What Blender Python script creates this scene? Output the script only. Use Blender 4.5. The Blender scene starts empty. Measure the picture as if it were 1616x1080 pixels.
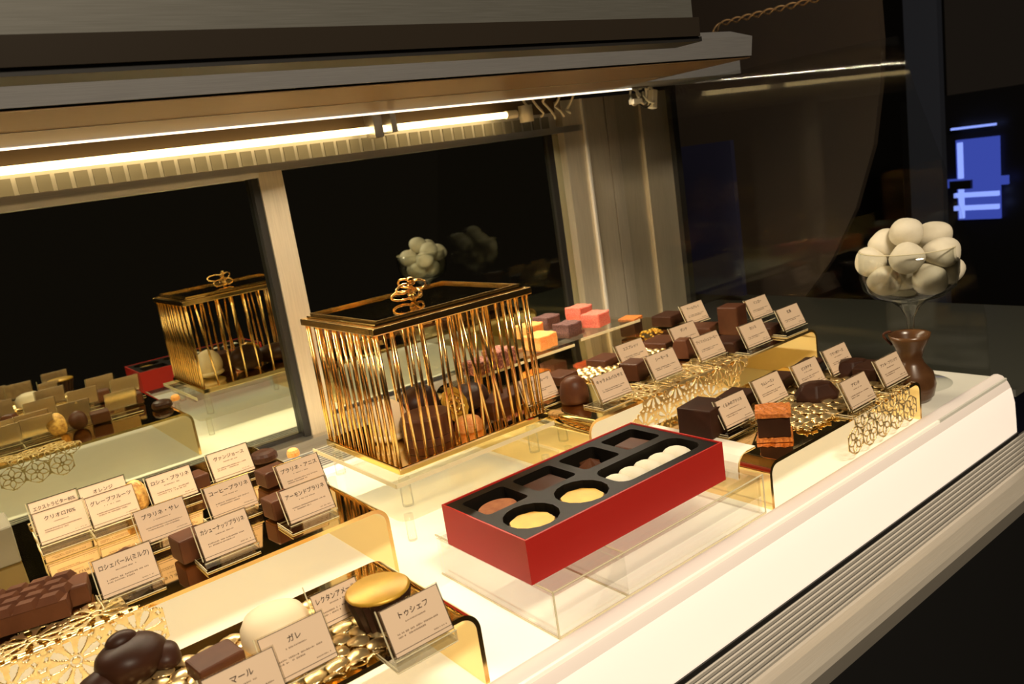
import bpy, bmesh, math, random
from mathutils import Vector, Matrix
random.seed(7)
SC = bpy.context.scene
COL = SC.collection
PI = math.pi
# ------------------------------------------------------------------ camera
YAW, PIT, ROL, FPX = math.radians(36.3), math.radians(12.27), math.radians(8.66), 1293.0
CAM = Vector((0, 0, 0.30))
_f = Vector((math.sin(YAW)*math.cos(PIT), math.cos(YAW)*math.cos(PIT), -math.sin(PIT)))
_r = _f.cross(Vector((0, 0, 1))).normalized()
_d = _f.cross(_r)
RT = _r*math.cos(ROL) + _d*math.sin(ROL)
DN = -_r*math.sin(ROL) + _d*math.cos(ROL)
cam = bpy.data.cameras.new('camera')
cam.sensor_width = 36; cam.lens = FPX/1616*36; cam.clip_start = 0.02; cam.clip_end = 60
cam.dof.use_dof = True; cam.dof.focus_distance = 0.62; cam.dof.aperture_fstop = 16
co = bpy.data.objects.new('camera', cam); COL.objects.link(co)
co.matrix_world = Matrix(((RT.x, -DN.x, -_f.x, CAM.x), (RT.y, -DN.y, -_f.y, CAM.y), (RT.z, -DN.z, -_f.z, CAM.z), (0, 0, 0, 1)))
SC.camera = co
def ray(px, py): return RT*(px-808) + DN*(py-540) + _f*FPX
def at(px, py, z):
    d = ray(px, py); return CAM + d*((z-CAM.z)/d.z)
def aty(px, py, y):
    d = ray(px, py); return CAM + d*((y-CAM.y)/d.y)
def atx(px, py, x):
    d = ray(px, py); return CAM + d*((x-CAM.x)/d.x)
# ------------------------------------------------------------------ world, light, exposure
w = bpy.data.worlds.new('world'); SC.world = w; w.use_nodes = True
w.node_tree.nodes['Background'].inputs[0].default_value = (0.5, 0.37, 0.26, 1)
w.node_tree.nodes['Background'].inputs[1].default_value = 0.017
SC.view_settings.view_transform = 'Standard'; SC.view_settings.look = 'None'
SC.view_settings.exposure = 0.10; SC.view_settings.gamma = 1.0
SC.cycles.transparent_max_bounces = 32; SC.cycles.max_bounces = 10
def area(name, loc, target, sx, sy, power, color):
    l = bpy.data.lights.new(name, 'AREA'); l.shape = 'RECTANGLE'; l.size = sx; l.size_y = sy
    l.energy = power; l.color = color
    o = bpy.data.objects.new(name, l); COL.objects.link(o); o.location = loc
    o.rotation_euler = (Vector(target)-Vector(loc)).to_track_quat('-Z', 'Y').to_euler()
    return o
WARM = (1.0, 0.80, 0.52)
area('shop_ceiling_downlight', (0.10, -0.75, 1.45), (0.42, 0.50, 0), 0.5, 0.25, 36, (1.0, 0.83, 0.62))
area('canopy_led_strip', (0.32, 0.7985, 0.3718), (0.32, 0.7985, 0.0), 0.95, 0.0022, 5.8, (1.0, 0.84, 0.60))
TUBE_E, LED_E = 7.5, 2.5
# ------------------------------------------------------------------ materials
def mat(name, color, rough=0.5, metal=0.0, **k):
    m = bpy.data.materials.new(name); m.use_nodes = True
    b = m.node_tree.nodes['Principled BSDF']
    b.inputs['Base Color'].default_value = (*color, 1); b.inputs['Roughness'].default_value = rough
    b.inputs['Metallic'].default_value = metal
    for kk, v in k.items():
        b.inputs[kk.replace('_', ' ')].default_value = v
    return m
def noisy(m, scale, c2, amt=1.0, bump=0.0, detail=4, stretch=None, lo=0.35, hi=0.65):
    nt = m.node_tree; b = nt.nodes['Principled BSDF']
    tc = nt.nodes.new('ShaderNodeTexCoord'); mp = nt.nodes.new('ShaderNodeMapping'); n = nt.nodes.new('ShaderNodeTexNoise')
    nt.links.new(tc.outputs['Object'], mp.inputs[0]); nt.links.new(mp.outputs[0], n.inputs[0])
    if stretch: mp.inputs['Scale'].default_value = stretch
    n.inputs['Scale'].default_value = scale; n.inputs['Detail'].default_value = detail
    r = nt.nodes.new('ShaderNodeValToRGB'); r.color_ramp.elements[0].position = lo; r.color_ramp.elements[1].position = hi
    c1 = b.inputs['Base Color'].default_value[:]
    r.color_ramp.elements[0].color = c1; r.color_ramp.elements[1].color = (*c2, 1)
    nt.links.new(n.outputs['Fac'], r.inputs[0]); nt.links.new(r.outputs[0], b.inputs['Base Color'])
    if bump:
        bp = nt.nodes.new('ShaderNodeBump'); bp.inputs['Strength'].default_value = bump; bp.inputs['Distance'].default_value = 0.0006
        nt.links.new(n.outputs['Fac'], bp.inputs['Height']); nt.links.new(bp.outputs[0], b.inputs['Normal'])
    return m
def emit(name, color, s):
    m = bpy.data.materials.new(name); m.use_nodes = True; nt = m.node_tree; nt.nodes.clear()
    e = nt.nodes.new('ShaderNodeEmission'); e.inputs[0].default_value = (*color, 1); e.inputs[1].default_value = s
    o = nt.nodes.new('ShaderNodeOutputMaterial'); nt.links.new(e.outputs[0], o.inputs[0]); return m
def clear(name, tint, base=0.04, edge=0.6, rough=0.02):
    m = bpy.data.materials.new(name); m.use_nodes = True; nt = m.node_tree; nt.nodes.clear()
    t = nt.nodes.new('ShaderNodeBsdfTransparent'); t.inputs[0].default_value = (*tint, 1)
    g = nt.nodes.new('ShaderNodeBsdfGlossy'); g.inputs['Roughness'].default_value = rough
    lw = nt.nodes.new('ShaderNodeLayerWeight'); lw.inputs[0].default_value = 0.25
    mr = nt.nodes.new('ShaderNodeMapRange'); mr.inputs['To Min'].default_value = base; mr.inputs['To Max'].default_value = edge
    nt.links.new(lw.outputs['Fresnel'], mr.inputs[0])
    mx = nt.nodes.new('ShaderNodeMixShader'); nt.links.new(mr.outputs[0], mx.inputs[0])
    nt.links.new(t.outputs[0], mx.inputs[1]); nt.links.new(g.outputs[0], mx.inputs[2])
    o = nt.nodes.new('ShaderNodeOutputMaterial'); nt.links.new(mx.outputs[0], o.inputs[0]); return m
M = {}
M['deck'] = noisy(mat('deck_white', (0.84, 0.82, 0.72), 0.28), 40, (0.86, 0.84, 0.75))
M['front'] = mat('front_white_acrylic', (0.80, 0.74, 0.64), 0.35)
M['deckdim'] = noisy(mat('white_shelf_dim_end', (0.78, 0.77, 0.68), 0.3), 40, (0.80, 0.79, 0.70))  # darker, non-glowing copy of the shelf white, painting the light falloff to the right
M['lip'] = mat('front_panel_shaded_lip', (0.74, 0.66, 0.60), 0.6, 0.0, Specular_IOR_Level=0.2)  # darker pinkish tone and weak glow paint the shade along the rounded top
def glow(m, color, s):   # back-lit translucent acrylic light box
    b = m.node_tree.nodes['Principled BSDF']; b.inputs['Emission Color'].default_value = (*color, 1); b.inputs['Emission Strength'].default_value = s
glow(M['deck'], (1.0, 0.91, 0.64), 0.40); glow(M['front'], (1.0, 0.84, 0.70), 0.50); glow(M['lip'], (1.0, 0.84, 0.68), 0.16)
M['steel'] = noisy(mat('brushed_steel', (0.50, 0.47, 0.41), 0.34, 1.0), 30, (0.58, 0.54, 0.47), stretch=(1, 40, 40), bump=0.05)
M['steel_v'] = noisy(mat('brushed_steel_vertical', (0.62, 0.54, 0.40), 0.42, 0.75), 30, (0.70, 0.61, 0.46), stretch=(30, 30, 1), bump=0.05)
M['railsteel'] = noisy(mat('satin_rail_steel', (0.60, 0.55, 0.46), 0.38, 0.45), 30, (0.66, 0.61, 0.52), stretch=(1, 60, 60))
M['canopy'] = noisy(mat('canopy_metal', (0.17, 0.17, 0.172), 0.48, 0.3), 30, (0.20, 0.20, 0.20), stretch=(1, 60, 60))
M['hood'] = noisy(mat('hood_grey', (0.085, 0.085, 0.075), 0.45, 0.3), 30, (0.105, 0.105, 0.095), stretch=(1, 60, 60))
M['warmcast'] = noisy(mat('warm_cast_metal', (0.22, 0.135, 0.065), 0.42, 0.6), 30, (0.25, 0.155, 0.075), stretch=(1, 60, 60))  # brown tint stands in for warm light reflected by the grey canopy metal
M['black'] = mat('black_gasket', (0.012, 0.011, 0.010), 0.4)
M['blackgloss'] = mat('black_gloss', (0.012, 0.012, 0.012), 0.12)
M['slate'] = mat('dark_shelf', (0.045, 0.047, 0.038), 0.3)
M['mirror'] = mat('dark_mirror_glass', (0.46, 0.48, 0.38), 0.012, 1.0)
M['slatlight'] = mat('grille_light', (0.55, 0.52, 0.46), 0.4, 0.3)
M['slatdark'] = mat('grille_dark', (0.12, 0.115, 0.105), 0.5, 0.2)
M['gold'] = mat('gold_mirror', (0.98, 0.76, 0.36), 0.05, 1.0)
M['goldrod'] = mat('gold_plating', (0.92, 0.60, 0.22), 0.20, 1.0)
M['goldlace'] = noisy(mat('gold_filigree', (0.98, 0.76, 0.38), 0.28, 0.9), 250, (0.95, 0.70, 0.32), bump=0.6)
M['goldfoil'] = noisy(mat('gold_foil', (0.62, 0.36, 0.035), 0.4, 0.3), 60, (0.50, 0.28, 0.03), bump=0.2)
M['acryl'] = clear('clear_acrylic', (0.995, 0.995, 0.98), 0.02, 0.30)
M['acrylshelf'] = clear('clear_acrylic_shelf', (0.985, 0.985, 0.95), 0.03, 0.35)
def frosted(name, tint, k):
    m = bpy.data.materials.new(name); m.use_nodes = True; nt = m.node_tree; nt.nodes.clear()
    t = nt.nodes.new('ShaderNodeBsdfTransparent'); d = nt.nodes.new('ShaderNodeBsdfDiffuse'); d.inputs[0].default_value = (*tint, 1)
    mx = nt.nodes.new('ShaderNodeMixShader'); mx.inputs[0].default_value = k
    nt.links.new(t.outputs[0], mx.inputs[1]); nt.links.new(d.outputs[0], mx.inputs[2])
    o = nt.nodes.new('ShaderNodeOutputMaterial'); nt.links.new(mx.outputs[0], o.inputs[0]); return m
M['acryledge'] = frosted('acrylic_edge', (0.80, 0.72, 0.48), 0.6)
M['holder'] = clear('card_holder_acrylic', (0.97, 0.96, 0.92), 0.08, 0.6)
M['glass'] = clear('goblet_glass', (0.95, 0.96, 0.95), 0.05, 0.9)
M['pane'] = clear('side_glass', (0.93, 0.93, 0.91), 0.012, 0.15)
M['paper'] = mat('cream_card', (0.68, 0.51, 0.35), 0.6)
M['ink'] = mat('brown_ink', (0.035, 0.016, 0.008), 0.7)
M['inksoft'] = mat('pale_brown_ink', (0.12, 0.065, 0.035), 0.7)
M['red'] = mat('red_box_card', (0.43, 0.018, 0.012), 0.45, 0.0, Specular_IOR_Level=0.3)
M['traypl'] = mat('black_tray_plastic', (0.009, 0.007, 0.005), 0.40, 0.0, Specular_IOR_Level=0.10)
M['milk'] = noisy(mat('milk_chocolate', (0.080, 0.028, 0.012), 0.42, 0.0, Specular_IOR_Level=0.16), 60, (0.105, 0.038, 0.016))
M['dark'] = noisy(mat('dark_chocolate', (0.03, 0.0115, 0.006), 0.42, 0.0, Specular_IOR_Level=0.16), 60, (0.04, 0.015, 0.008))
M['mid'] = noisy(mat('brown_chocolate', (0.055, 0.019, 0.009), 0.42, 0.0, Specular_IOR_Level=0.16), 60, (0.072, 0.026, 0.012))
M['cocoa'] = noisy(mat('cocoa_dusted', (0.42, 0.16, 0.06), 0.8), 150, (0.30, 0.10, 0.04))
M['caramel'] = noisy(mat('caramel_feuillantine', (0.62, 0.20, 0.03), 0.55), 500, (0.35, 0.09, 0.015), bump=0.8)
M['white'] = noisy(mat('white_sugar_coating', (0.74, 0.68, 0.53), 0.7), 60, (0.66, 0.60, 0.45))
M['cream'] = mat('cream_macaron', (0.85, 0.70, 0.46), 0.6)
M['orange'] = noisy(mat('orange_jelly', (0.80, 0.27, 0.04), 0.6, 0, Subsurface_Weight=0.2), 900, (0.85, 0.42, 0.15), bump=0.8)
M['pink'] = noisy(mat('pink_jelly', (0.48, 0.06, 0.04), 0.6, 0, Subsurface_Weight=0.2), 900, (0.60, 0.20, 0.14), bump=0.8)
M['purple'] = noisy(mat('cassis_jelly', (0.05, 0.014, 0.014), 0.7), 900, (0.17, 0.08, 0.07), bump=0.8)
M['seed'] = noisy(mat('seeded_chocolate', (0.16, 0.04, 0.025), 0.6), 420, (0.50, 0.20, 0.14), bump=1.0, lo=0.5, hi=0.6)
M['nuts'] = noisy(mat('praline_nuts', (0.75, 0.45, 0.12), 0.5), 300, (0.35, 0.16, 0.03), bump=1.0)
M['brownwall'] = noisy(mat('brown_panel', (0.028, 0.017, 0.009), 0.7), 3, (0.02, 0.013, 0.008))
M['bluewall'] = mat('blue_black_panel', (0.009, 0.009, 0.032), 0.6)
M['wire'] = mat('clear_wire', (0.75, 0.65, 0.45), 0.2)
M['copper'] = mat('copper_wire', (0.55, 0.36, 0.18), 0.35, 0.8)
M['tube'] = emit('lit_tube', (1.0, 0.72, 0.32), TUBE_E)
M['led'] = emit('lit_led_strip', (1.0, 0.84, 0.60), LED_E)
M['blue1'] = emit('blue_backlight', (0.05, 0.08, 0.46), 0.75)
M['blue2'] = emit('pale_blue_backlight', (0.26, 0.36, 1.0), 1.1)
M['floor'] = mat('dark_floor', (0.02, 0.018, 0.016), 0.5)
M['wall'] = mat('dark_wall', (0.02, 0.018, 0.016), 0.7)
M['skin'] = mat('skin', (0.5, 0.3, 0.2), 0.6)
# ------------------------------------------------------------------ mesh helpers
def link(o, parent=None):
    COL.objects.link(o)
    if parent: o.parent = parent
    return o
def obj(name, bm, m, parent=None, smooth=False, loc=None, rz=0):
    me = bpy.data.meshes.new(name)
    bmesh.ops.recalc_face_normals(bm, faces=bm.faces)
    bm.to_mesh(me); bm.free()
    for mm in (m if isinstance(m, list) else [m]): me.materials.append(mm)
    if smooth:
        for p in me.polygons: p.use_smooth = True
    o = bpy.data.objects.new(name, me)
    if loc is not None: o.location = loc
    o.rotation_euler.z = rz
    return link(o, parent)
def empty(name, loc, rz=0):
    o = bpy.data.objects.new(name, None); o.empty_display_size = 0.01
    o.location = loc; o.rotation_euler.z = rz; return link(o)
def tag(o, label, cat, group=None, kind=None):
    o['label'] = label; o['category'] = cat
    if group: o['group'] = group
    if kind: o['kind'] = kind
    return o
def struct(o, label=None):
    o['kind'] = 'structure'
    if label: o['label'] = label
    return o
def B(): return bmesh.new()
def box(bm, x0, x1, y0, y1, z0, z1, M4=None):
    vs = [bm.verts.new((x, y, z)) for x in (x0, x1) for y in (y0, y1) for z in (z0, z1)]
    for f in ((0, 1, 3, 2), (4, 6, 7, 5), (0, 4, 5, 1), (2, 3, 7, 6), (0, 2, 6, 4), (1, 5, 7, 3)):
        bm.faces.new([vs[i] for i in f])
    if M4:
        for v in vs: v.co = M4 @ v.co
    return bm
def bevel(bm, r, seg=2):
    bmesh.ops.bevel(bm, geom=bm.edges[:], offset=r, segments=seg, affect='EDGES', profile=0.5); return bm
def prism(bm, pts, a, b, axis='x'):
    # pts: profile, swept between a and b on the axis; profile axes: x->(y,z)  y->(x,z)  z->(x,y)
    def P(p, t):
        return {'x': (t, p[0], p[1]), 'y': (p[0], t, p[1]), 'z': (p[0], p[1], t)}[axis]
    A = [bm.verts.new(P(p, a)) for p in pts]; C_ = [bm.verts.new(P(p, b)) for p in pts]
    n = len(pts)
    bm.faces.new(A); bm.faces.new(C_[::-1])
    for i in range(n): bm.faces.new((A[i], A[(i+1) % n], C_[(i+1) % n], C_[i]))
    return bm
def lathe(bm, prof, n=28, c=(0, 0, 0), sx=1, sy=1):
    rings = []
    for r, z in prof:
        if r < 1e-6: rings.append([bm.verts.new((c[0], c[1], c[2]+z))])
        else: rings.append([bm.verts.new((c[0]+sx*r*math.cos(2*PI*i/n), c[1]+sy*r*math.sin(2*PI*i/n), c[2]+z)) for i in range(n)])
    for a, b in zip(rings, rings[1:]):
        for i in range(n):
            j = (i+1) % n
            if len(a) == 1 and len(b) == 1: continue
            if len(a) == 1: bm.faces.new((a[0], b[i], b[j]))
            elif len(b) == 1: bm.faces.new((a[i], a[j], b[0]))
            else: bm.faces.new((a[i], a[j], b[j], b[i]))
    return bm
def tube(bm, pts, r, n=6, closed=False):
    pts = [Vector(p) for p in pts]; N = len(pts); rings = []
    up = Vector((0.13, 0.21, 1)).normalized()
    for i, p in enumerate(pts):
        if closed: t = pts[(i+1) % N]-pts[i-1]
        else: t = pts[min(i+1, N-1)]-pts[max(i-1, 0)]
        t.normalize(); s = t.cross(up)
        if s.length < 1e-3: s = t.cross(Vector((1, 0, 0)))
        s.normalize(); u = s.cross(t)
        rr = r[i] if isinstance(r, (list, tuple)) else r
        rings.append([bm.verts.new(p + s*rr*math.cos(2*PI*k/n) + u*rr*math.sin(2*PI*k/n)) for k in range(n)])
    rng = range(N) if closed else range(N-1)
    for i in rng:
        a, b = rings[i], rings[(i+1) % N]
        for k in range(n): bm.faces.new((a[k], a[(k+1) % n], b[(k+1) % n], b[k]))
    if not closed: bm.faces.new(rings[0][::-1]); bm.faces.new(rings[-1])
    return bm
def blob(bm, c, rx, ry, rz, seg=16, rings=10, wob=0.0, seed=0):
    rnd = random.Random(seed); ph = [rnd.uniform(0, 6) for _ in range(6)]
    m = Matrix.Translation(Vector(c)) @ Matrix.Diagonal((rx, ry, rz, 1))
    r = bmesh.ops.create_uvsphere(bm, u_segments=seg, v_segments=rings, radius=1.0)
    for v in r['verts']:
        p = v.co.copy()
        k = 1 + wob*(math.sin(2.3*p.x+ph[0])*math.cos(2.1*p.y+ph[1]) + 0.6*math.sin(3.7*p.z+ph[2]+2*p.x))
        v.co = m @ (p*k)
    return bm
# ================================================================== THE DISPLAY CASE
X0, X1, XP, YM = -0.30, 0.905, 1.06, 0.93
XG = 0.9155
case = empty('display_case', (0.4, 0.6, 0.0))
tag(case, 'steel framed chocolate display counter with white shelf, dark mirror doors and lit canopy', 'display case')
CO = Vector((0.4, 0.6, 0.0))
def cpart(name, bm, m, parent=None, smooth=False):
    if parent is None:
        for v in bm.verts: v.co -= CO
        return obj(name, bm, m, case, smooth)
    for v in bm.verts: v.co -= CO
    return obj(name, bm, m, parent, smooth)
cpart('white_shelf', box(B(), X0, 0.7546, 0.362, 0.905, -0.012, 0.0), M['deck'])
cpart('white_shelf_dim_end', box(B(), 0.755, X1, 0.362, 0.905, -0.012, 0.0), M['deckdim'])  # shelf split off here so its right end looks less lit
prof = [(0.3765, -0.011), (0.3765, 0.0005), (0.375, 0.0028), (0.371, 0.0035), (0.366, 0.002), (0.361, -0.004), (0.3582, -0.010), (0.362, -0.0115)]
cpart('front_panel_shaded_lip', prism(B(), prof, X0, X1, 'x'), M['lip'], smooth=False)
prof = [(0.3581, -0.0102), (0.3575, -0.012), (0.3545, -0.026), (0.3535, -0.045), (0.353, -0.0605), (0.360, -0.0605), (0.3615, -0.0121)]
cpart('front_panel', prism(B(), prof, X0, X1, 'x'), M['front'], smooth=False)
for o_ in case.children:
    if o_.name.startswith('front_panel'):
        md_ = o_.modifiers.new('split', 'EDGE_SPLIT'); md_.split_angle = math.radians(60)
        for p in o_.data.polygons:
            if len(p.vertices) == 4: p.use_smooth = True
bm = B(); box(bm, X0, 1.28, 0.3155, 0.353, -0.085, -0.0635)
g = cpart('air_grille', bm, M['slatdark'])
bm = B()
for i in range(7):
    y = 0.3185+i*0.0048; box(bm, X0, 1.28, y, y+0.0016, -0.0635, -0.0612)
cpart('slats', bm, M['slatlight'], g)
bm = B(); box(bm, X0, X1, 0.3515, 0.3528, -0.0634, -0.0592); cpart('seam', bm, M['black'])
prof = [(0.3160, -0.090), (0.3160, -0.0605), (0.312, -0.0590), (0.305, -0.0590), (0.298, -0.0605), (0.2935, -0.0635), (0.292, -0.068), (0.300, -0.090)]
cpart('steel_rail', prism(B(), prof, X0, 1.28, 'x'), M['railsteel'])
bm = B(); box(bm, X0, 1.28, 0.300, 0.330, -0.90, -0.09); cpart('counter_front', bm, M['blackgloss'])
bm = B(); box(bm, X1, 1.28, 0.3535, 1.0, -0.02, -0.012); cpart('end_shelf', bm, M['slate'])
bm = B(); box(bm, X0, X1+0.0, 0.33, 0.36, -0.2, -0.0905); 
bm.free()
# slotted rear strip, sill
bm = B(); box(bm, X0, X1, 0.835, 0.904, 0.0004, 0.0025); rs = cpart('rear_vent', bm, M['slatlight'])
bm = B()
for i in range(9): box(bm, X0, X1, 0.840+i*0.007, 0.8435+i*0.007, 0.0025, 0.003)
cpart('vent_slot', bm, M['slatdark'], rs)
bm = B(); box(bm, X0, XP, 0.905, 0.96, -0.02, 0.016); cpart('rear_sill', bm, M['steel'])
# back doors
def door(x0, x1, zb, zt, y):
    bm = B(); box(bm, x0, x1, y, y+0.005, zb, zt); d = cpart('mirror_door', bm, M['mirror'])
    bm = B(); box(bm, x0, x1, y-0.003, y-0.0002, zb, zb+0.004); cpart('bottom_track', bm, M['black'], d)
    return d
door(X0, 0.358, 0.016, 0.338, YM)
d2 = door(0.386, 0.826, 0.030, 0.338, YM)
bm = B(); box(bm, 0.386, 0.826, YM-0.006, YM+0.004, 0.016, 0.0298); cpart('bottom_rail', bm, M['steel'], d2)
bm = B(); box(bm, 0.3575, 0.386, 0.917, 0.936, 0.016, 0.336); dv = cpart('door_stile', bm, M['steel_v'])
bm = B(); box(bm, 0.3495, 0.3574, 0.920, 0.9299, 0.016, 0.334); cpart('gasket', bm, M['black'], dv)
bm = B(); box(bm, 0.796, 0.806, 0.925, 0.9299, 0.03, 0.336); cpart('gasket', bm, M['black'], d2)
# steel column at the right
bm = B(); box(bm, 0.822, 0.862, 0.916, 0.96, 0.016, 0.375); c1 = cpart('steel_column', bm, M['steel_v'])
bm = B(); box(bm, 0.8605, 0.864, 0.912, 0.918, 0.016, 0.375); cpart('bright_edge', bm, M['slatlight'], c1)
bm = B(); box(bm, 0.8645, 0.911, 0.9185, 0.96, 0.016, 0.375); cpart('steel_column', bm, M['steel_v'])
bm = B(); box(bm, 0.9135, 0.985, 0.9185, 0.96, 0.016, 0.375); cpart('steel_column', bm, M['steel_v'])
bm = B(); box(bm, 0.9855, 1.046, 0.914, 0.96, 0.016, 0.375); cpart('steel_column', bm, M['steel_v'])
bm = B(); box(bm, 0.9105, 0.914, 0.921, 0.96, 0.016, 0.375); cpart('seam', bm, M['black'])
# lintel with ribs, vent squares, tube
bm = B(); box(bm, X0, 0.86, 0.915, 0.96, 0.330, 0.3385); cpart('lintel', bm, M['steel'])
bm = B(); box(bm, X0, 0.86, 0.9302, 0.96, 0.3605, 0.386); cpart('upper_back', bm, mat('faded_glow_back', (0.09, 0.055, 0.025), 0.5, 0.3))  # dark colour stands in for the tube glow fading out upwards
bm = B(); box(bm, X0, 0.83, 0.9302, 0.96, 0.3385, 0.3600); vb = cpart('vent_back', bm, M['slatlight'])
bm = B()
k = 0
x = -0.05
while x < 0.80:
    box(bm, x+0.0015, x+0.0142, 0.9285, 0.9303, 0.3392, 0.3555); x += 0.0172
cpart('vent_hole', bm, mat('vent_dark', (0.22, 0.20, 0.15), 0.6), vb)
bm = B(); box(bm, X0, 0.355, 0.908, 0.9299, 0.3245, 0.3298); cpart('door_header', bm, M['slatlight'])
bm = B(); tube(bm, [(-0.30, 0.905, 0.3610), (0.712, 0.905, 0.3625)], 0.0040, 14)
tb = cpart('light_tube', bm, M['tube'], smooth=True)
bm = B(); tube(bm, [(0.7121, 0.905, 0.3625), (0.730, 0.905, 0.3625)], 0.0055, 14); cpart('tube_cap', bm, M['wire'], tb)
bm = B(); box(bm, 0.500, 0.512, 0.890, 0.912, 0.352, 0.386); box(bm, 0.524, 0.532, 0.890, 0.912, 0.356, 0.386); cpart('tube_clip', bm, M['steel'], tb)
# housing above
bm = B(); box(bm, X0, 1.05, 0.80, 0.96, 0.386, 0.392); cpart('roof_plate', bm, M['canopy'])
# wires and plug at right end of tube
bm = B()
for q in range(5):
    x = 0.742+q*0.022
    tube(bm, [(x+0.008*math.sin(t/2.2+q), 0.900+0.004*math.cos(t+q), 0.352+0.0045*t+0.003*math.sin(q*2+t)) for t in range(8)], 0.0018, 6)
box(bm, 0.735, 0.75, 0.893, 0.905, 0.350, 0.372)
cpart('cable_loop', bm, M['wire'], smooth=True)
pl = at(0, 0, 0.1)
# canopy lamp body
XE = 0.745
prof = [(0.575, 0.3745), (0.69, 0.3735), (0.80, 0.3735), (0.80, 0.392), (0.60, 0.405), (0.572, 0.3945)]
cn = cpart('canopy', prism(B(), prof, X0, XE+0.06, 'x'), M['canopy'])
bm = B(); box(bm, X0, XE+0.06, 0.577, 0.7985, 0.3724, 0.37345); cpart('canopy_underside', bm, M['warmcast'], cn)
bm = B(); box(bm, X0, XE+0.06, 0.689, 0.6905, 0.3719, 0.37235); cpart('crease', bm, M['slatlight'], cn)
bm = B(); box(bm, X0, 0.885, 0.8002, 0.8020, 0.3725, 0.3862); cpart('lip', bm, M['warmcast'], cn)
bm = B(); box(bm, -0.2, 0.85, 0.8000, 0.8006, 0.3705, 0.3724); cpart('led_strip', bm, M['led'], cn)
bm = B(); box(bm, XE+0.061, XE+0.27, 0.745, 0.83, 0.3735, 0.392); cpart('canopy_end', bm, M['canopy'], cn)
# connector with curled wires hanging under the canopy end
plug = empty('wire_connector', (0.0, 0.0, 0.0))
P0 = aty(1010, 138, 0.82); plug.location = P0
tag(plug, 'white plug with curled wires hanging below the right end of the canopy', 'cable connector')
bm = B(); box(bm, -0.028, 0.022, -0.008, 0.008, 0.0, 0.003); obj('mounting_plate', bm, M['slatlight'], plug)
bm = B()
for q in range(3):
    tube(bm, [(-0.016+0.016*q+0.012*math.cos(t*0.55+q*1.3), 0.004*math.sin(t*0.8+q)-0.003, -0.012+0.011*math.sin(t*0.55+q*1.3)) for t in range(12)], 0.0017, 6)
obj('curled_wire', bm, mat('white_wire', (0.9, 0.85, 0.7), 0.3), plug, True)
bm = B(); box(bm, 0.020, 0.030, -0.006, 0.004, -0.026, 0.0, Matrix.Rotation(0.2, 4, 'Y')); box(bm, -0.026, -0.008, -0.01, 0, -0.022, -0.015); bevel(bm, 0.0012)
obj('plug_body', bm, mat('plug_white', (0.85, 0.78, 0.62), 0.4), plug)
bm = B(); tube(bm, [(-0.012+0.003*t, -0.004, -0.020-0.008*math.sin(t*PI/10)) for t in range(11)], 0.0009, 6); obj('black_wire', bm, M['black'], plug, True)
# upper hood closer to the viewer
YH = 0.45
bm = B(); box(bm, X0, 0.557, YH, YH+0.02, 0.3905, 0.425); hd = cpart('upper_hood', bm, M['hood'])
bm = B(); box(bm, X0, 0.562, YH-0.002, YH+0.02, 0.3760, 0.3904); cpart('hood_strip', bm, mat('hood_strip_bronze', (0.028, 0.022, 0.016), 0.25, 0.3), hd)
bm = B(); box(bm, X0, 0.566, YH+0.0, YH+0.028, 0.3722, 0.3759); cpart('hood_gasket', bm, M['black'], hd)
# side pane and posts
bm = B()
pts = [(0.384, -0.0115), (0.900, -0.0115), (0.900, 0.3705), (0.47, 0.3705), (0.45, 0.30), (0.41, 0.18), (0.387, 0.06)]
prism(bm, pts, XG, XG+0.005, 'x'); cpart('side_glass', bm, M['pane'])
bm = B(); box(bm, 1.0465, 1.0598, 0.905, 0.96, 0.0, 0.45); cpart('corner_post', bm, M['black'])
# twisted copper cord above the canopy
pa, pb_, pc = atx(1112, 72, 1.0), atx(1136, 38, 1.0), atx(1300, -4, 1.0)
bm = B()
path = []
for i in range(60):
    t = i/59
    path.append(pa.lerp(pb_, t/0.2) if t < 0.2 else pb_.lerp(pc, (t-0.2)/0.8))
ax1, ax2 = Vector((0, 0, 1)), Vector((1, 0, 0))
for s in (0, PI):
    tube(bm, [p + ax1*0.0032*math.cos(i*0.62+s) + ax2*0.0032*math.sin(i*0.62+s) - path[0] for i, p in enumerate(path)], 0.0013, 6)
cd = obj('twisted_cord', bm, M['copper'], None, True, loc=path[0])
tag(cd, 'twisted two-strand copper-coloured cord above the right end of the canopy', 'cord')
# ================================================================== SURROUNDINGS
fl = struct(obj('floor', box(B(), -3, 7, -3, 7, -0.95, -0.90), M['floor']), 'dark shop floor')
wl = struct(obj('wall_back', box(B(), -3, 7, 3.2, 3.25, -0.9, 2.4), M['wall']), 'dark wall behind the counter')
# brown curved panel beyond the side glass
bm = B()
zz = [(0.693, 0.60), (0.692, 0.458), (0.690, 0.40), (0.695, 0.336), (0.712, 0.24), (0.749, 0.139), (0.80, 0.05), (0.857, -0.018), (1.13, -0.10), (1.10, 0.60)]
prism(bm, [(y, z) for y, z in zz], 1.30, 1.312, 'x')
tag(obj('brown_screen', bm, M['brownwall']), 'dim brown panel with a curved edge standing beyond the side glass', 'panel')
bm = B(); box(bm, 1.22, 1.23, 0.93, 1.18, 0.0, 0.28)
tag(obj('blue_screen', bm, M['bluewall']), 'very dark blue panel beside the steel column', 'panel')
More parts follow.
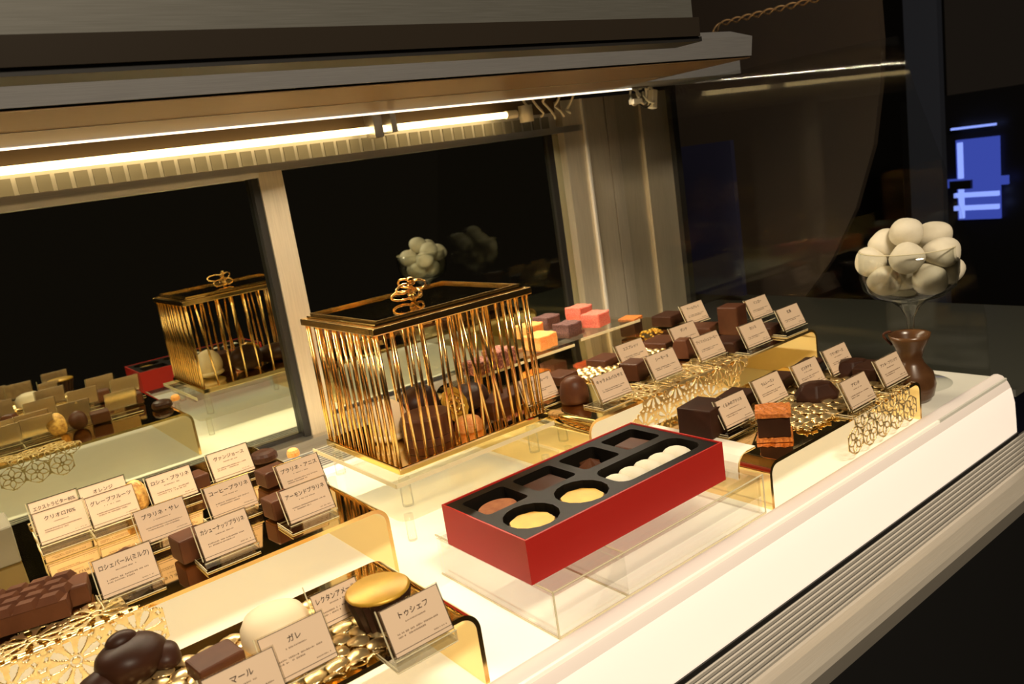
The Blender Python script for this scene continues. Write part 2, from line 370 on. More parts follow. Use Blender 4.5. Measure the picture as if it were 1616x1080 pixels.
# far lit blue showcase
P = atx(1540, 280, 4.0)
far = empty('blue_lit_showcase', (4.0, P.y, -0.90)); tag(far, 'distant shop display glowing blue at the right edge', 'display case')
def fq(name, xa, ya, xb, yb, m, dx=0.0, par=None, th=0.02):
    a, b_ = atx(xa, ya, 4.0+dx), atx(xb, yb, 4.0+dx)
    bm = B(); box(bm, dx, dx+th, min(a.y, b_.y)-P.y, max(a.y, b_.y)-P.y, min(a.z, b_.z)+0.90, max(a.z, b_.z)+0.90)
    return obj(name, bm, m, par or far)
fq('blue_panel', 1508, 222, 1578, 345, M['blue1'])
fq('light_column', 1510, 226, 1520, 345, M['blue2'], -0.03)
fq('top_light', 1500, 203, 1570, 198, M['blue2'], -0.03)
fq('dark_bar', 1498, 287, 1532, 298, M['black'], -0.06)
fq('lit_shelf', 1470, 286, 1590, 291, M['blue1'], -0.04)
fq('lit_shelf', 1505, 306, 1575, 309, M['blue2'], -0.04)
fq('lit_shelf', 1505, 326, 1575, 330, M['blue2'], -0.05)
bm = B(); box(bm, 0.03, 0.5, -0.35, 0.35, 0.0, 1.2); obj('cabinet_body', bm, M['black'], far)
bm = B(); box(bm, 2.60, 2.63, 1.21, 1.31, -0.9, 0.75)
tag(obj('blue_grey_post', bm, mat('blue_grey_post', (0.05, 0.06, 0.09), 0.5)), 'faint blue-grey post in the dark right of the brown panel', 'post')
# ================================================================== RISERS
def bridge(name, x0, x1, y0, y1, h, r, label, t=0.003):
    o = empty(name, ((x0+x1)/2, (y0+y1)/2, 0)); tag(o, label, 'display riser')
    cx, cy = (x0+x1)/2, (y0+y1)/2
    def arc(cx_, cz_, rad, a0, a1, n=8): return [(cx_+rad*math.cos(a0+(a1-a0)*i/n), cz_+rad*math.sin(a0+(a1-a0)*i/n)) for i in range(n+1)]
    out = [(x0, 0.0003)]+arc(x0+r, h-r, r, PI, PI/2)+arc(x1-r, h-r, r, PI/2, 0)+[(x1, 0.0003)]
    ri = r-t
    inn = [(x0+t, 0.0003)]+arc(x0+r, h-r, ri, PI, PI/2)+arc(x1-r, h-r, ri, PI/2, 0)+[(x1-t, 0.0003)]
    bm = B()
    n = len(out); V = {}
    for k, y in enumerate((y0, y1)):
        V[k] = ([bm.verts.new((p[0]-cx, y-cy, p[1])) for p in out], [bm.verts.new((p[0]-cx, y-cy, p[1])) for p in inn])
    for i in range(n-1):
        a, b_ = V[0], V[1]
        bm.faces.new((a[0][i], a[0][i+1], b_[0][i+1], b_[0][i]))
        bm.faces.new((a[1][i], b_[1][i], b_[1][i+1], a[1][i+1]))
        f1 = bm.faces.new((a[0][i], a[1][i], a[1][i+1], a[0][i+1])); f2 = bm.faces.new((b_[0][i], b_[0][i+1], b_[1][i+1], b_[1][i]))
        f1.material_index = 1; f2.material_index = 1
    for i in (0, n-1): 
        f = bm.faces.new((V[0][0][i], V[1][0][i], V[1][1][i], V[0][1][i]))
    s = obj('mirror_plate', bm, [M['gold'], M['goldrod']], o)
    for p in s.data.polygons: p.use_smooth = p.material_index == 0
    try:
        md = s.modifiers.new('es', 'EDGE_SPLIT'); md.split_angle = math.radians(40)
    except Exception: pass
    return o
HA, HB, HE, HF = 0.058, 0.050, 0.060, 0.040
bridge('gold_mirror_riser', -0.06, 0.260, 0.548, 0.815, HA, 0.013, 'gold mirrored riser at the left, with twelve cream name cards on it')
bridge('gold_mirror_riser', -0.06, 0.224, 0.3785, 0.487, HB, 0.013, 'low gold mirrored riser nearest the viewer at the bottom of the picture')
bridge('gold_mirror_riser', 0.467, 0.838, 0.540, 0.800, HE, 0.013, 'long gold mirrored riser at the back right below the fruit jellies')
bridge('gold_mirror_riser', 0.508, 0.752, 0.3775, 0.520, HF, 0.011, 'gold mirrored riser right of the red box, carrying six name cards')
p_ = at(1190, 705, HF+0.001)
bm = B(); pr = [(0.0245, HF+0.0006), (0.012, HF+0.0006), (0.0045, HF-0.0018), (0.0002, HF-0.0065), (-0.0012, HF-0.013), (-0.0012, HF-0.020)]
pr2 = [(a+0.0006, b+0.0006) for a, b in pr[::-1]]
prism(bm, [(a, b) for a, b in pr]+[(pr[-1][0]-0.0006, pr[-1][1])]+[(a-0.0006, b+0.0006) for a, b in pr[::-1]][1:], p_.y-0.41, 0.520-0.41, 'y')
tag(obj('reflection_strip', bm, mat('cream_reflection', (0.85, 0.80, 0.66), 0.6), None, False, loc=(0.508, 0.41, 0.0)), 'cream strip imitating a reflection on the riser right of the red box', 'reflection strip')  # modelled strip in place of a pale reflection in the riser's bend
# ------------------------------------------------------------------ clear stands
# cage stand
cs = empty('acrylic_stand', (0.38, 0.66, 0.0)); tag(cs, 'clear acrylic stand on legs under the gold cage', 'display stand')
def lb(x0, x1, y0, y1, z0, z1, o): return box(B(), x0-o.location.x, x1-o.location.x, y0-o.location.y, y1-o.location.y, z0, z1)
def slab_round(x0, x1, y0, y1, z0, z1, r, o):
    pts = []
    for cx, cy, a in ((x1-r, y1-r, 0), (x0+r, y1-r, PI/2), (x0+r, y0+r, PI), (x1-r, y0+r, 1.5*PI)):
        for i in range(6): pts.append((cx+r*math.cos(a+PI/2*i/5)-o.location.x, cy+r*math.sin(a+PI/2*i/5)-o.location.y))
    return prism(B(), pts, z0, z1, 'z')
obj('top_plate', slab_round(0.288, 0.462, 0.582, 0.745, 0.0525, 0.0565, 0.003, cs), M['acrylshelf'], cs)
bm = B()
for (a, b_) in (((0.288, 0.582), (0.462, 0.582)), ((0.288, 0.582), (0.288, 0.745))):
    x0, x1 = min(a[0], b_[0])-0.0004, max(a[0], b_[0])+0.0004; y0, y1 = min(a[1], b_[1])-0.0004, max(a[1], b_[1])+0.0004
    box(bm, x0-0.38, x1-0.38, y0-0.66, y1-0.66, 0.0525, 0.0565)
obj('polished_edge', bm, M['acryledge'], cs)
obj('lower_plate', slab_round(0.285, 0.464, 0.575, 0.75, 0.024, 0.027, 0.012, cs), M['acrylshelf'], cs)
for x, y in ((0.305, 0.600), (0.448, 0.600), (0.305, 0.73), (0.448, 0.73)):
    bm = B(); tube(bm, [(x-0.38, y-0.66, 0.0271), (x-0.38, y-0.66, 0.0524)], 0.005, 14); obj('leg', bm, M['acrylshelf'], cs, True)
for x, y in ((0.298, 0.59), (0.452, 0.59), (0.298, 0.738), (0.452, 0.738)):
    bm = B(); tube(bm, [(x-0.38, y-0.66, 0.0003), (x-0.38, y-0.66, 0.0239)], 0.004, 14); obj('foot', bm, M['acrylshelf'], cs, True)
# box stand
bs = empty('acrylic_stand', (0.37, 0.44, 0.0)); tag(bs, 'low clear acrylic box stand under the red chocolate box', 'display stand')
HS = 0.0335
obj('top_plate', lb(0.280, 0.500, 0.3785, 0.5165, HS-0.003, HS, bs), M['acryl'], bs)
obj('front_wall', lb(0.280, 0.500, 0.3785, 0.3815, 0.0003, HS-0.0031, bs), M['acryl'], bs)
obj('side_wall', lb(0.280, 0.283, 0.3816, 0.5165, 0.0003, HS-0.0031, bs), M['acryl'], bs)
obj('side_wall', lb(0.497, 0.500, 0.3816, 0.5165, 0.0003, HS-0.0031, bs), M['acryl'], bs)
obj('inner_wall', lb(0.344, 0.347, 0.3816, 0.5165, 0.0003, HS-0.0031, bs), M['acryl'], bs)
bm = B(); 
def eb(a, b_, r=0.0007):
    tube(bm, [Vector(a)-bs.location, Vector(b_)-bs.location], r, 6)
eb((0.280, 0.3785, HS), (0.500, 0.3785, HS)); eb((0.280, 0.3785, 0.001), (0.280, 0.3785, HS)); eb((0.280, 0.3785, 0.001), (0.280, 0.5165, 0.001)); eb((0.280, 0.3785, HS), (0.280, 0.5165, HS)); eb((0.344, 0.3785, 0.001), (0.344, 0.5165, 0.001)); eb((0.344, 0.3785, HS), (0.344, 0.5165, HS)); eb((0.5, 0.3785, 0.001), (0.5, 0.3785, HS)); eb((0.280, 0.3785, 0.001), (0.500, 0.3785, 0.001))
obj('polished_edge', bm, M['acryledge'], bs)
# jelly shelves (clear two-step riser) standing on the rear riser
js = empty('acrylic_stand', (0.56, 0.72, HE)); tag(js, 'clear acrylic two-step shelf holding the sugared fruit jellies', 'display stand')
ZJ1, ZJ2 = 0.083, 0.090
J1 = [(0.435, 0.625, 0.712, 0.775, ZJ1), (0.575, 0.712, 0.690, 0.775, ZJ2)]
def jb(nm, x0, x1, y0, y1, z0, z1, m): 
    bm = B(); box(bm, x0-0.56, x1-0.56, y0-0.72, y1-0.72, z0-HE, z1-HE); return obj(nm, bm, m, js)
jb('lower_shelf', 0.470, 0.612, 0.712, 0.775, ZJ1-0.003, ZJ1, M['acrylshelf'])
jb('upper_shelf', 0.6125, 0.712, 0.700, 0.775, ZJ2-0.003, ZJ2, M['acrylshelf'])
jb('shelf_leg', 0.470, 0.473, 0.713, 0.774, HE+0.0003, ZJ1-0.0031, M['acrylshelf'])
jb('shelf_leg', 0.607, 0.610, 0.713, 0.774, HE+0.0003, ZJ1-0.0031, M['acrylshelf'])
jb('shelf_leg', 0.709, 0.712, 0.701, 0.774, HE+0.0003, ZJ2-0.0031, M['acrylshelf'])
jb('polished_edge', 0.470, 0.612, 0.7112, 0.7119, ZJ1-0.003, ZJ1, M['acryledge'])
jb('polished_edge', 0.6125, 0.712, 0.6992, 0.6999, ZJ2-0.003, ZJ2, M['acryledge'])
# ================================================================== GOLD CAGE
CX, CY, CZ = 0.383, 0.666, 0.0567
cage = empty('gold_cage', (CX, CY, CZ)); tag(cage, 'gold wire cage box with bow on the lid, standing on a clear stand', 'cage')
hx, hy, hh = 0.080, 0.069, 0.122
obj('base_plate', bevel(box(B(), -hx-0.003, hx+0.003, -hy-0.003, hy+0.003, 0.0002, 0.0070), 0.0008, 2), M['gold'], cage)
bm = B()
z0, z1 = hh, hh+0.0065
for a in ((-hx-.004, hx+.004, -hy-.004, -hy+.003), (-hx-.004, hx+.004, hy-.003, hy+.004), (-hx-.004, -hx+.003, -hy+.003, hy-.003), (hx-.003, hx+.004, -hy+.003, hy-.003)):
    box(bm, a[0], a[1], a[2], a[3], z0, z1)
obj('top_frame', bevel(bm, 0.0009, 2), M['goldrod'], cage)
lid = obj('lid', bevel(box(B(), -hx+0.001, hx-0.001, -hy+0.001, hy-0.001, hh+0.0066, hh+0.0086), 0.0005, 1), M['gold'], cage)
bm = B()
for a in ((-hx+.004, hx-.004, -hy+.004, -hy+.006), (-hx+.004, hx-.004, hy-.006, hy-.004), (-hx+.004, -hx+.006, -hy+.006, hy-.006), (hx-.006, hx-.004, -hy+.006, hy-.006)):
    box(bm, a[0], a[1], a[2], a[3], hh+0.0087, hh+0.0108)
obj('lid_rim', bm, M['goldrod'], lid)
bow = obj('bow_knob', blob(B(), (0, 0, hh+0.0130), 0.004, 0.004, 0.0045), M['goldrod'], cage, True)
bm = B()
for k, (a, zc, ln) in enumerate(((2.7, 0.0150, 0.010), (3.5, 0.0225, 0.011), (0.2, 0.0150, 0.006), (-0.5, 0.0235, 0.007), (2.0, 0.026, 0.007), (4.6, 0.017, 0.008))):
    loop = []
    for i in range(18):
        t = 2*PI*i/18
        u = ln*(1-math.cos(t)); v = 0.0042*math.sin(t)
        loop.append((u*math.cos(a)-0.3*v*math.sin(a), u*math.sin(a)+0.3*v*math.cos(a), hh+zc+v))
    tube(bm, loop, 0.0011, 6, True)
tube(bm, [(0.0038*math.cos(t), 0.0038*math.sin(t), hh+0.012+0.0012*t) for t in [i*0.5 for i in range(26)]], 0.0012, 6)
blob(bm, (0, 0, hh+0.029), 0.0032, 0.0032, 0.0028)
obj('bow_loops', bm, M['goldrod'], bow, True)
rb = random.Random(3)
def bar_mesh(dx, dy):
    bm = B(); tube(bm, [(0, 0, 0.004), (dx, dy, hh)], 0.0014, 8); return bm
for side in range(4):
    n = (19, 14, 9, 12)[side]
    for i in range(n):
        t = (i+0.5*(side % 2 == 1))/(n-1 if side % 2 == 0 else n)
        if side == 0: p = (-hx+2*hx*t, -hy)
        elif side == 1: p = (-hx, -hy+2*hy*t)
        elif side == 2: p = (-hx+2*hx*t, hy)
        else: p = (hx, -hy+2*hy*t)
        tilt = rb.gauss(0, 0.0035)
        if side == 0 and i in (11, 13): tilt = -0.014
        if side == 0 and i == 10: tilt = 0.009
        if i in (0, n-1): tilt = 0
        tilt = max(min(tilt, 0.016), -0.016)
        dx, dy = (tilt, 0) if side % 2 == 0 else (0, tilt)
        o = obj('bar', bar_mesh(dx, dy), M['goldrod'], cage, True); o.location = (p[0], p[1], 0)
# ================================================================== FILIGREE DOILIES
def doily(x0, x1, y0, y1, zp, style, R, label, fold=None, outline=None, st=0.0006, m_=None):
    """pierced metal sheet; beyond the fold line (side, y) the sheet hangs straight down."""
    bm = B(); z = 0.0013; V = {}
    nx, ny = int((x1-x0)/st), int((y1-y0)/st); ox, oy, oz = (x0+x1)/2, (y0+y1)/2, zp
    h = R*1.70
    def near(x, y):
        best = None; j0 = round((y-y0)/h)
        for j in (j0-1, j0, j0+1):
            off = R if j % 2 else 0
            i_ = round((x-x0-off)/(2*R)); cx, cy = x0+off+i_*2*R, y0+j*h
            d = math.hypot(x-cx, y-cy)
            if best is None or d < best[0]: best = (d, cx, cy, i_+j)
        return best
    def inside(cx, cy): 
        mx_, my_ = (x0+x1)/2, (y0+y1)/2
        return abs(cx-mx_) < (x1-x0)/2-R*0.9 and abs(cy-my_) < (y1-y0)/2-R*0.9
    def solid(x, y):
        d, cx, cy, q = near(x, y); r = d/R; a = math.atan2(y-cy, x-cx)
        if style == 'cells':
            ed = min(x-x0, x1-x, y-y0, y1-y)
            wig = 0.0016*math.sin(x*900)+0.0016*math.sin(y*800)
            if ed < 0.0015+wig: return False
            return r < 0.93+0.06*math.sin(3*a+q)
        if not inside(cx, cy): return False
        if style == 'daisy':
            if r > 1.08+0.05*math.cos(12*a): return False
            if r < 0.13: return True
            if r < 0.20: return False
            if 0.26 < r < 0.84:
                t = (r-0.26)/0.58
                return math.cos(9*a+q) < 0.55-0.75*math.sin(PI*t)**0.8
            if 0.90 < r < 1.0: return abs(math.sin(9*a)) < 0.75
            return True
        # flower outline style
        if r > 1.10+0.07*math.cos(14*a): return False
        if r > 0.95: return True
        if r < 0.16: return r > 0.07
        t = (r-0.16)/0.70; w_ = 0.30*math.sin(PI*min(t, 1.0))**0.7
        da = ((3*a/PI+q*0.3) % 1.0-0.5)*PI/3*r   # distance across the nearest of six petals
        return abs(abs(da)-w_*0.8) < 0.055 or abs(da) < 0.0
    def mp(i, j):
        if (i, j) in V: return V[i, j]
        x, y = x0+i*st, y0+j*st
        if fold is not None:
            s_, yy = fold; d = (yy-y)*s_
            c_ = Vector((x-ox, yy-s_*0.0016-oy, z-d)) if d > 0 else Vector((x-ox, y-oy, z))
        else: c_ = Vector((x-ox, y-oy, z))
        if style == 'cells':
            dd, cx, cy, q = near(x, y); c_.z += 0.0020*max(0.0, 1-(dd/R)**2)+0.0005*math.sin(q*2.3)+0.0006*(x-cx)/R*math.sin(q*5.1)
        V[i, j] = bm.verts.new(c_); return V[i, j]
    for i in range(nx):
        for j in range(ny):
            if solid(x0+(i+.5)*st, y0+(j+.5)*st): bm.faces.new((mp(i, j), mp(i+1, j), mp(i+1, j+1), mp(i, j+1)))
    rn = random.Random(label)
    o = obj('gold_doily', bm, m_ or M['goldlace'], None, True, loc=(ox, oy, oz))
    md_ = o.modifiers.new('thickness', 'SOLIDIFY'); md_.thickness = 0.0007; md_.offset = 1
    return tag(o, label, 'doily', 'gold filigree doilies')
doily(-0.055, 0.096, 0.500, 0.605, HA, 'daisy', 0.0180, 'gold filigree doily hanging over the front edge of the left riser', (1, 0.547))
doily(0.045, 0.140, 0.770, 0.850, HA, 'flower', 0.0125, 'gold filigree doily draped over the rear edge of the left riser', (-1, 0.816))
doily(0.520, 0.712, 0.484, 0.600, HE, 'daisy', 0.0165, 'gold filigree doily hanging over the front edge of the long rear riser', (1, 0.539))
doily(0.578, 0.742, 0.386, 0.500, HF, 'cells', 0.0058, 'gold filigree doily lying under the chocolates right of the red box')
doily(0.618, 0.738, 0.334, 0.388, HF, 'flower', 0.0120, 'gold filigree doily corner hanging over the front of the riser right of the red box', (1, 0.3765))
doily(0.030, 0.190, 0.380, 0.472, HB, 'cells', 0.0064, 'gold filigree doily on the low riser nearest the viewer')
doily(0.56, 0.70, 0.622, 0.680, HE, 'cells', 0.0045, 'gold filigree doily under the nut cluster on the long rear riser')
# ================================================================== NAME CARDS
TILT = math.atan2(0.011, 0.0235); CS, CC = math.sin(TILT), math.cos(TILT)
_hold = {}
def holder_mesh(w, h):
    k = (round(w, 4), round(h, 4))
    if k in _hold: return _hold[k]
    bm = B(); e = 0.001
    P = [(0.0, 0.0076), (0.0016, 0.0070), (h*CS+0.0018, 0.0072+h*CC), (h*CS+0.0004, 0.0082+h*CC)]
    prism(bm, P, -w/2-e, w/2+e, 'x')
    prism(bm, [(-0.0015, 0.0), (-0.0015, 0.0068), (0.0014, 0.0068), (0.0014, 0.0022), (0.026, 0.0022), (0.026, 0.0)], -w/2-e, w/2+e, 'x')
    me = bpy.data.meshes.new('acrylic_holder'); bmesh.ops.recalc_face_normals(bm, faces=bm.faces); bm.to_mesh(me); bm.free(); me.materials.append(M['holder']); _hold[k] = me
    return me
_edge = {}
def edge_mesh(w):
    if w in _edge: return _edge[w]
    bm = B(); x = w/2+0.001
    for a, b_ in (((-x, -0.0016, 0.0069), (x, -0.0016, 0.0069)), ((-x, -0.0016, 0.0003), (-x, 0.026, 0.0003)), ((-x, -0.0016, 0.0022), (-x, 0.026, 0.0022)), ((-x, -0.0016, 0.0003), (x, -0.0016, 0.0003)), ((-x, 0.026, 0.0012), (x, 0.026, 0.0012)), ((-x-0.0002, 0.0014, 0.0076), (-x-0.0002, 0.0125, 0.0312))): tube(bm, [a, b_], 0.0004, 5)
    me = bpy.data.meshes.new('polished_edge'); bm.to_mesh(me); bm.free(); me.materials.append(M['acryledge']); _edge[w] = me
    return me
def text_mesh(s, size, wmax):
    c = bpy.data.curves.new('t', 'FONT'); c.body = s; c.align_x = 'CENTER'; c.size = size
    c.resolution_u = 2; c.offset = size*0.012
    o = bpy.data.objects.new('t', c); COL.objects.link(o); bpy.context.view_layer.update()
    me = bpy.data.meshes.new_from_object(o.evaluated_get(bpy.context.evaluated_depsgraph_get()))
    bpy.data.objects.remove(o)
    xs = [v.co.x for v in me.vertices]
    wd = max(xs)-min(xs) if xs else 0
    if wd > wmax:
        for v in me.vertices: v.co.x *= wmax/wd
    me.materials.clear()
    return me
def card(TL, zp, w, title, label, sub=True, rows=2, h=0.0257, rz=0.0, tsize=0.0040, group='cream name cards'):
    p = at(TL[0], TL[1], zp+0.0075+h*CC)
    base = Vector((p.x, p.y-h*CS, zp))
    c = empty('name_card', (base.x+w/2, base.y, zp+0.0003), rz); tag(c, label, 'card', group)
    ho = bpy.data.objects.new('acrylic_holder', holder_mesh(w, h)); link(ho, c)
    link(bpy.data.objects.new('polished_edge', edge_mesh(w)), c)
    def on(u, v, off): # u from centre, v up the face, off = distance in front of it
        return Vector((u, v*CS-off*CC-0.0003, 0.0078+v*CC+off*CS))
    def slab(bm, u0, u1, v0, v1, o0, o1):
        vs = [bm.verts.new(on(u, v, o)) for u in (u0, u1) for v in (v0, v1) for o in (o0, o1)]
        for f in ((0, 1, 3, 2), (4, 6, 7, 5), (0, 4, 5, 1), (2, 3, 7, 6), (0, 2, 6, 4), (1, 5, 7, 3)): bm.faces.new([vs[i] for i in f])
    bm = B(); slab(bm, -w/2, w/2, 0, h, 0.0001, 0.0005); pc = obj('paper_card', bm, M['paper'], c)
    bm = B(); b_ = 0.00032
    for a in ((-w/2, w/2, 0, b_), (-w/2, w/2, h-b_, h), (-w/2, -w/2+b_, 0, h), (w/2-b_, w/2, 0, h)): slab(bm, *a, 0.0005, 0.00060)
    slab(bm, -w/2, w/2, 0.0022, 0.0025, 0.0005, 0.0006)
    obj('printed_border', bm, M['ink'], pc)
    me = text_mesh(title, tsize, w*0.86); me.materials.append(M['ink'])
    t = bpy.data.objects.new('title_lettering', me); link(t, pc)
    t.location = on(0, h*0.70, 0.0007); t.rotation_euler = (PI/2-TILT, 0, 0)
    rnd = random.Random(title+label)
    bm = B()
    def line(v, u0, u1, s):
        u = u0
        while u < u1:
            l = rnd.uniform(0.0004, 0.0008)*s
            if rnd.random() < 0.88:
                slab(bm, u, u+l*0.9, v, v+0.00028*s, 0.0005, 0.0006)
                if rnd.random() < 0.7: slab(bm, u+l*0.3, u+l*0.3+0.0002*s, v-0.0002*s, v+0.0006*s, 0.0005, 0.0006)
                if rnd.random() < 0.5: slab(bm, u, u+l*0.7, v+0.00045*s, v+0.0006*s, 0.0005, 0.0006)
            u += l+0.00018
    if sub: line(h*0.585, -w*0.17, w*0.17, 1.0)
    for r in range(rows): line(h*0.40-r*0.0017, -w*0.36, w*(0.36 if r == 0 else rnd.uniform(-0.05, 0.3)), 1.15)
    line(h*0.16, w*0.20, w*0.42, 0.9)
    obj('small_print', bm, M['inksoft'] if sub else M['ink'], pc)
    return c
WA, WE = 0.0362, 0.0405
A_CARDS = [((43, 797), 'エクストラビター80%', 'cream card just behind the クリオロ70% card at the far left'),
 ((50, 814), 'クリオロ70%', 'cream card reading クリオロ70% at the left end of the left riser'),
 ((122, 774), 'オレンジ', 'cream card reading オレンジ, mostly hidden behind the グレープフルーツ card'),
 ((133, 789), 'グレープフルーツ', 'cream card reading グレープフルーツ in front of the オレンジ card'),
 ((229, 757), 'ロシェ・プラリネ', 'cream card reading ロシェ・プラリネ behind the プラリネ・サレ card'),
 ((209, 811), 'プラリネ・サレ', 'cream card reading プラリネ・サレ in the middle of the left riser'),
 ((325, 720), 'ヴァンジョース', 'cream card reading ヴァンジョース, rearmost card of the left riser'),
 ((320, 773), 'コーヒープラリネ', 'cream card reading コーヒープラリネ, second from front in its column'),
 ((305, 833), 'カシューナッツプラリネ', 'cream card reading カシューナッツプラリネ at the front edge of the left riser'),
 ((434, 738), 'プラリネ・アニス', 'cream card reading プラリネ・アニス behind the アーモンドプラリネ card'),
 ((440, 778), 'アーモンドプラリネ', 'cream card reading アーモンドプラリネ at the right end of the left riser'),
 ((144, 889), 'ロシェパール(ミルク)', 'cream card reading ロシェパール at the front beside the ribbed chocolate bar')]
for tl, t, lab in A_CARDS: card(tl, HA, WA, t, lab)
card((405, 1013), HB, WA, 'ガレ', 'cream card reading ガレ in front of the white dome', sub=True, rows=2)
card((597, 968), HB, WA, 'トゥシェフ', 'cream card reading トゥシェフ beside the gold topped cup')
card((488, 944), HB, WA*0.80, 'レクタンアメール', 'small cream card at the rear of the front riser, behind the white dome', h=0.020)
card((316, 1077), HB, WA, 'マール', 'cream card cut off by the bottom edge of the photo')
E_CARDS = [((817, 603), 'サンブルフルーツ', 'cream card partly hidden behind the right bars of the gold cage'),
 ((933, 598), 'キャラメルバルサミ', 'cream card beside the domed milk chocolate on the rear riser'),
 ((970, 548), 'エスプレッソ', 'cream card behind the dark brown cube chocolate on the rear riser'),
 ((1018, 565), 'シーモーヌ', 'cream card at the front of the rear riser, above the middle of the hanging doily'),
 ((1056, 520), 'ダンテ', 'cream card behind the pinkish faceted chocolate on the rear riser'),
 ((1091, 536), 'アイリッシュコーヒー', 'cream card above the right end of the hanging gold doily'),
 ((1073, 485), 'アールグレイ', 'cream card at the back of the rear riser near the steel column'),
 ((1175, 476), 'マンゴー', 'cream card at the back of the rear riser, right of the tall chocolate block'),
 ((1165, 517), 'カシス', 'cream card directly in front of the tall chocolate block at the front edge'),
 ((1224, 491), '抹茶', 'cream card at the right end of the rear riser')]
for tl, t, lab in E_CARDS: card(tl, HE, WE, t, lab, sub=False)
F_CARDS = [((1127, 636), 'くるみのプラリネ', 'cream card left of the orange topped layered cake cube'),
 ((1185, 604), 'ラムレーズン', 'cream card behind the orange topped layered cake cube'),
 ((1248, 580), 'ピスタチオ', 'cream card behind the dark heart-shaped chocolate'),
 ((1297, 556), 'フランボワーズ', 'rearmost cream card of the riser right of the red box'),
 ((1324, 606), 'アマンド', 'front cream card in the right half of the riser right of the red box'),
 ((1379, 572), 'アンヌ・フランソワ', 'cream card at the right end, beside the brown chocolate vase')]
for tl, t, lab in F_CARDS: card(tl, HF, WE*0.98, t, lab, tsize=0.0034)
# ================================================================== CHOCOLATES
def place(name, bm, m, px, py, zp, rz, label, cat='chocolate', group='assorted chocolates on display', smooth=False):
    p = at(px, py, zp); o = obj(name, bm, m, None, smooth, loc=(p.x, p.y, zp+0.0014), rz=rz)
    return tag(o, label, cat, group)
def rb_(sx, sy, sz, r=0.0015, seg=2): return bevel(box(B(), -sx/2, sx/2, -sy/2, sy/2, 0, sz), r, seg)
def wedge(sx, sy, sz, k=0.65):
    bm = B(); box(bm, -sx/2, sx/2, -sy/2, sy/2, 0, sz)
    for v in bm.verts:
        if v.co.z > sz/2: v.co.x *= k; v.co.y *= k
    return bevel(bm, 0.0012, 2)
def dome(r, h, n=20): return lathe(B(), [(0, 0), (r*0.96, 0), (r, h*0.15), (r*0.97, h*0.5), (r*0.82, h*0.78), (r*0.5, h*0.94), (0, h)], n)
S = 0.0225
# left riser
bm = B()   # ribbed chocolate bar
box(bm, -0.045, 0.026, -0.020, 0.020, 0, 0.012)
for r_ in range(4):
    for q in range(5):
        x = -0.045+0.0135*q+(0.004 if r_ % 2 else 0); y = -0.0205+r_*0.0103
        vs = [bm.verts.new(v) for v in ((x, y, 0.0118), (x+0.0125, y, 0.0118), (x+0.016, y+0.0098, 0.0118), (x+0.0035, y+0.0098, 0.0118), (x+0.0025, y+0.002, 0.0165), (x+0.0115, y+0.002, 0.0165), (x+0.0135, y+0.0078, 0.0165), (x+0.0045, y+0.0078, 0.0165))]
        for f in ((0, 1, 5, 4), (1, 2, 6, 5), (2, 3, 7, 6), (3, 0, 4, 7), (4, 5, 6, 7)): bm.faces.new([vs[i] for i in f])
p = at(45, 965, HA+0.008)
tag(obj('chocolate_bar', bm, M['milk'], None, False, loc=(p.x, p.y+0.004, HA+0.003), rz=-0.25), 'large milk chocolate bar with slanted ribs on the left riser', 'chocolate', 'assorted chocolates on display')
place('chocolate_block', rb_(0.022, 0.022, 0.014), M['milk'], 118, 952, HA, -0.2, 'milk chocolate block between the ribbed bar and the ロシェパール card')
bm = wedge(0.030, 0.026, 0.016, 0.45); place('chocolate_square', bm, M['milk'], 205, 905, HA, 0.6, 'milk chocolate with pointed top behind the ロシェパール card')
bm = blob(B(), (0, 0, 0.010), 0.011, 0.011, 0.012, wob=0.06); place('chocolate_truffle', bm, M['mid'], 262, 790, HA, 0, 'round brown truffle behind the ロシェ・プラリネ card', smooth=True)
bm = blob(B(), (0, 0, 0.011), 0.012, 0.010, 0.014, 20, 14, wob=0.10, seed=4); place('praline_nut_cluster', bm, M['nuts'], 218, 806, HA, 0, 'crinkled golden nut praline between the オレンジ and ロシェ・プラリネ cards', smooth=True)
place('chocolate_square', rb_(0.024, 0.022, 0.014), M['mid'], 434, 764, HA, 0.1, 'brown chocolate square behind the プラリネ・アニス card')
place('chocolate_square', rb_(0.022, 0.020, 0.016), M['milk'], 446, 814, HA, 0.1, 'milk chocolate square left of the アーモンドプラリネ card')
place('chocolate_disc', dome(0.013, 0.010), M['dark'], 418, 728, HA, 0, 'dark round chocolate at the rear right of the left riser')
place('chocolate_square', rb_(0.022, 0.022, 0.014), M['mid'], 309, 775, HA, 0.1, 'brown chocolate beside the ヴァンジョース card')
place('chocolate_square', rb_(0.022, 0.022, 0.018), M['milk'], 306, 880, HA, 0.1, 'milk chocolate peeking left of the カシューナッツプラリネ card')
bm = dome(0.006, 0.008); place('candied_nut', bm, M['orange'], 464, 722, HA, 0, 'small pink-orange sweet peeking over the プラリネ・アニス card')
bl = empty('acrylic_block', (0.018, 0.735, HA+0.0003)); tag(bl, 'grey clear acrylic block at the far left behind the ribbed bar', 'display block')
obj('block_body', bevel(box(B(), -0.030, 0.012, -0.022, 0.022, 0, 0.030), 0.001, 1), frosted('smoked_acrylic', (0.22, 0.20, 0.14), 0.75), bl)
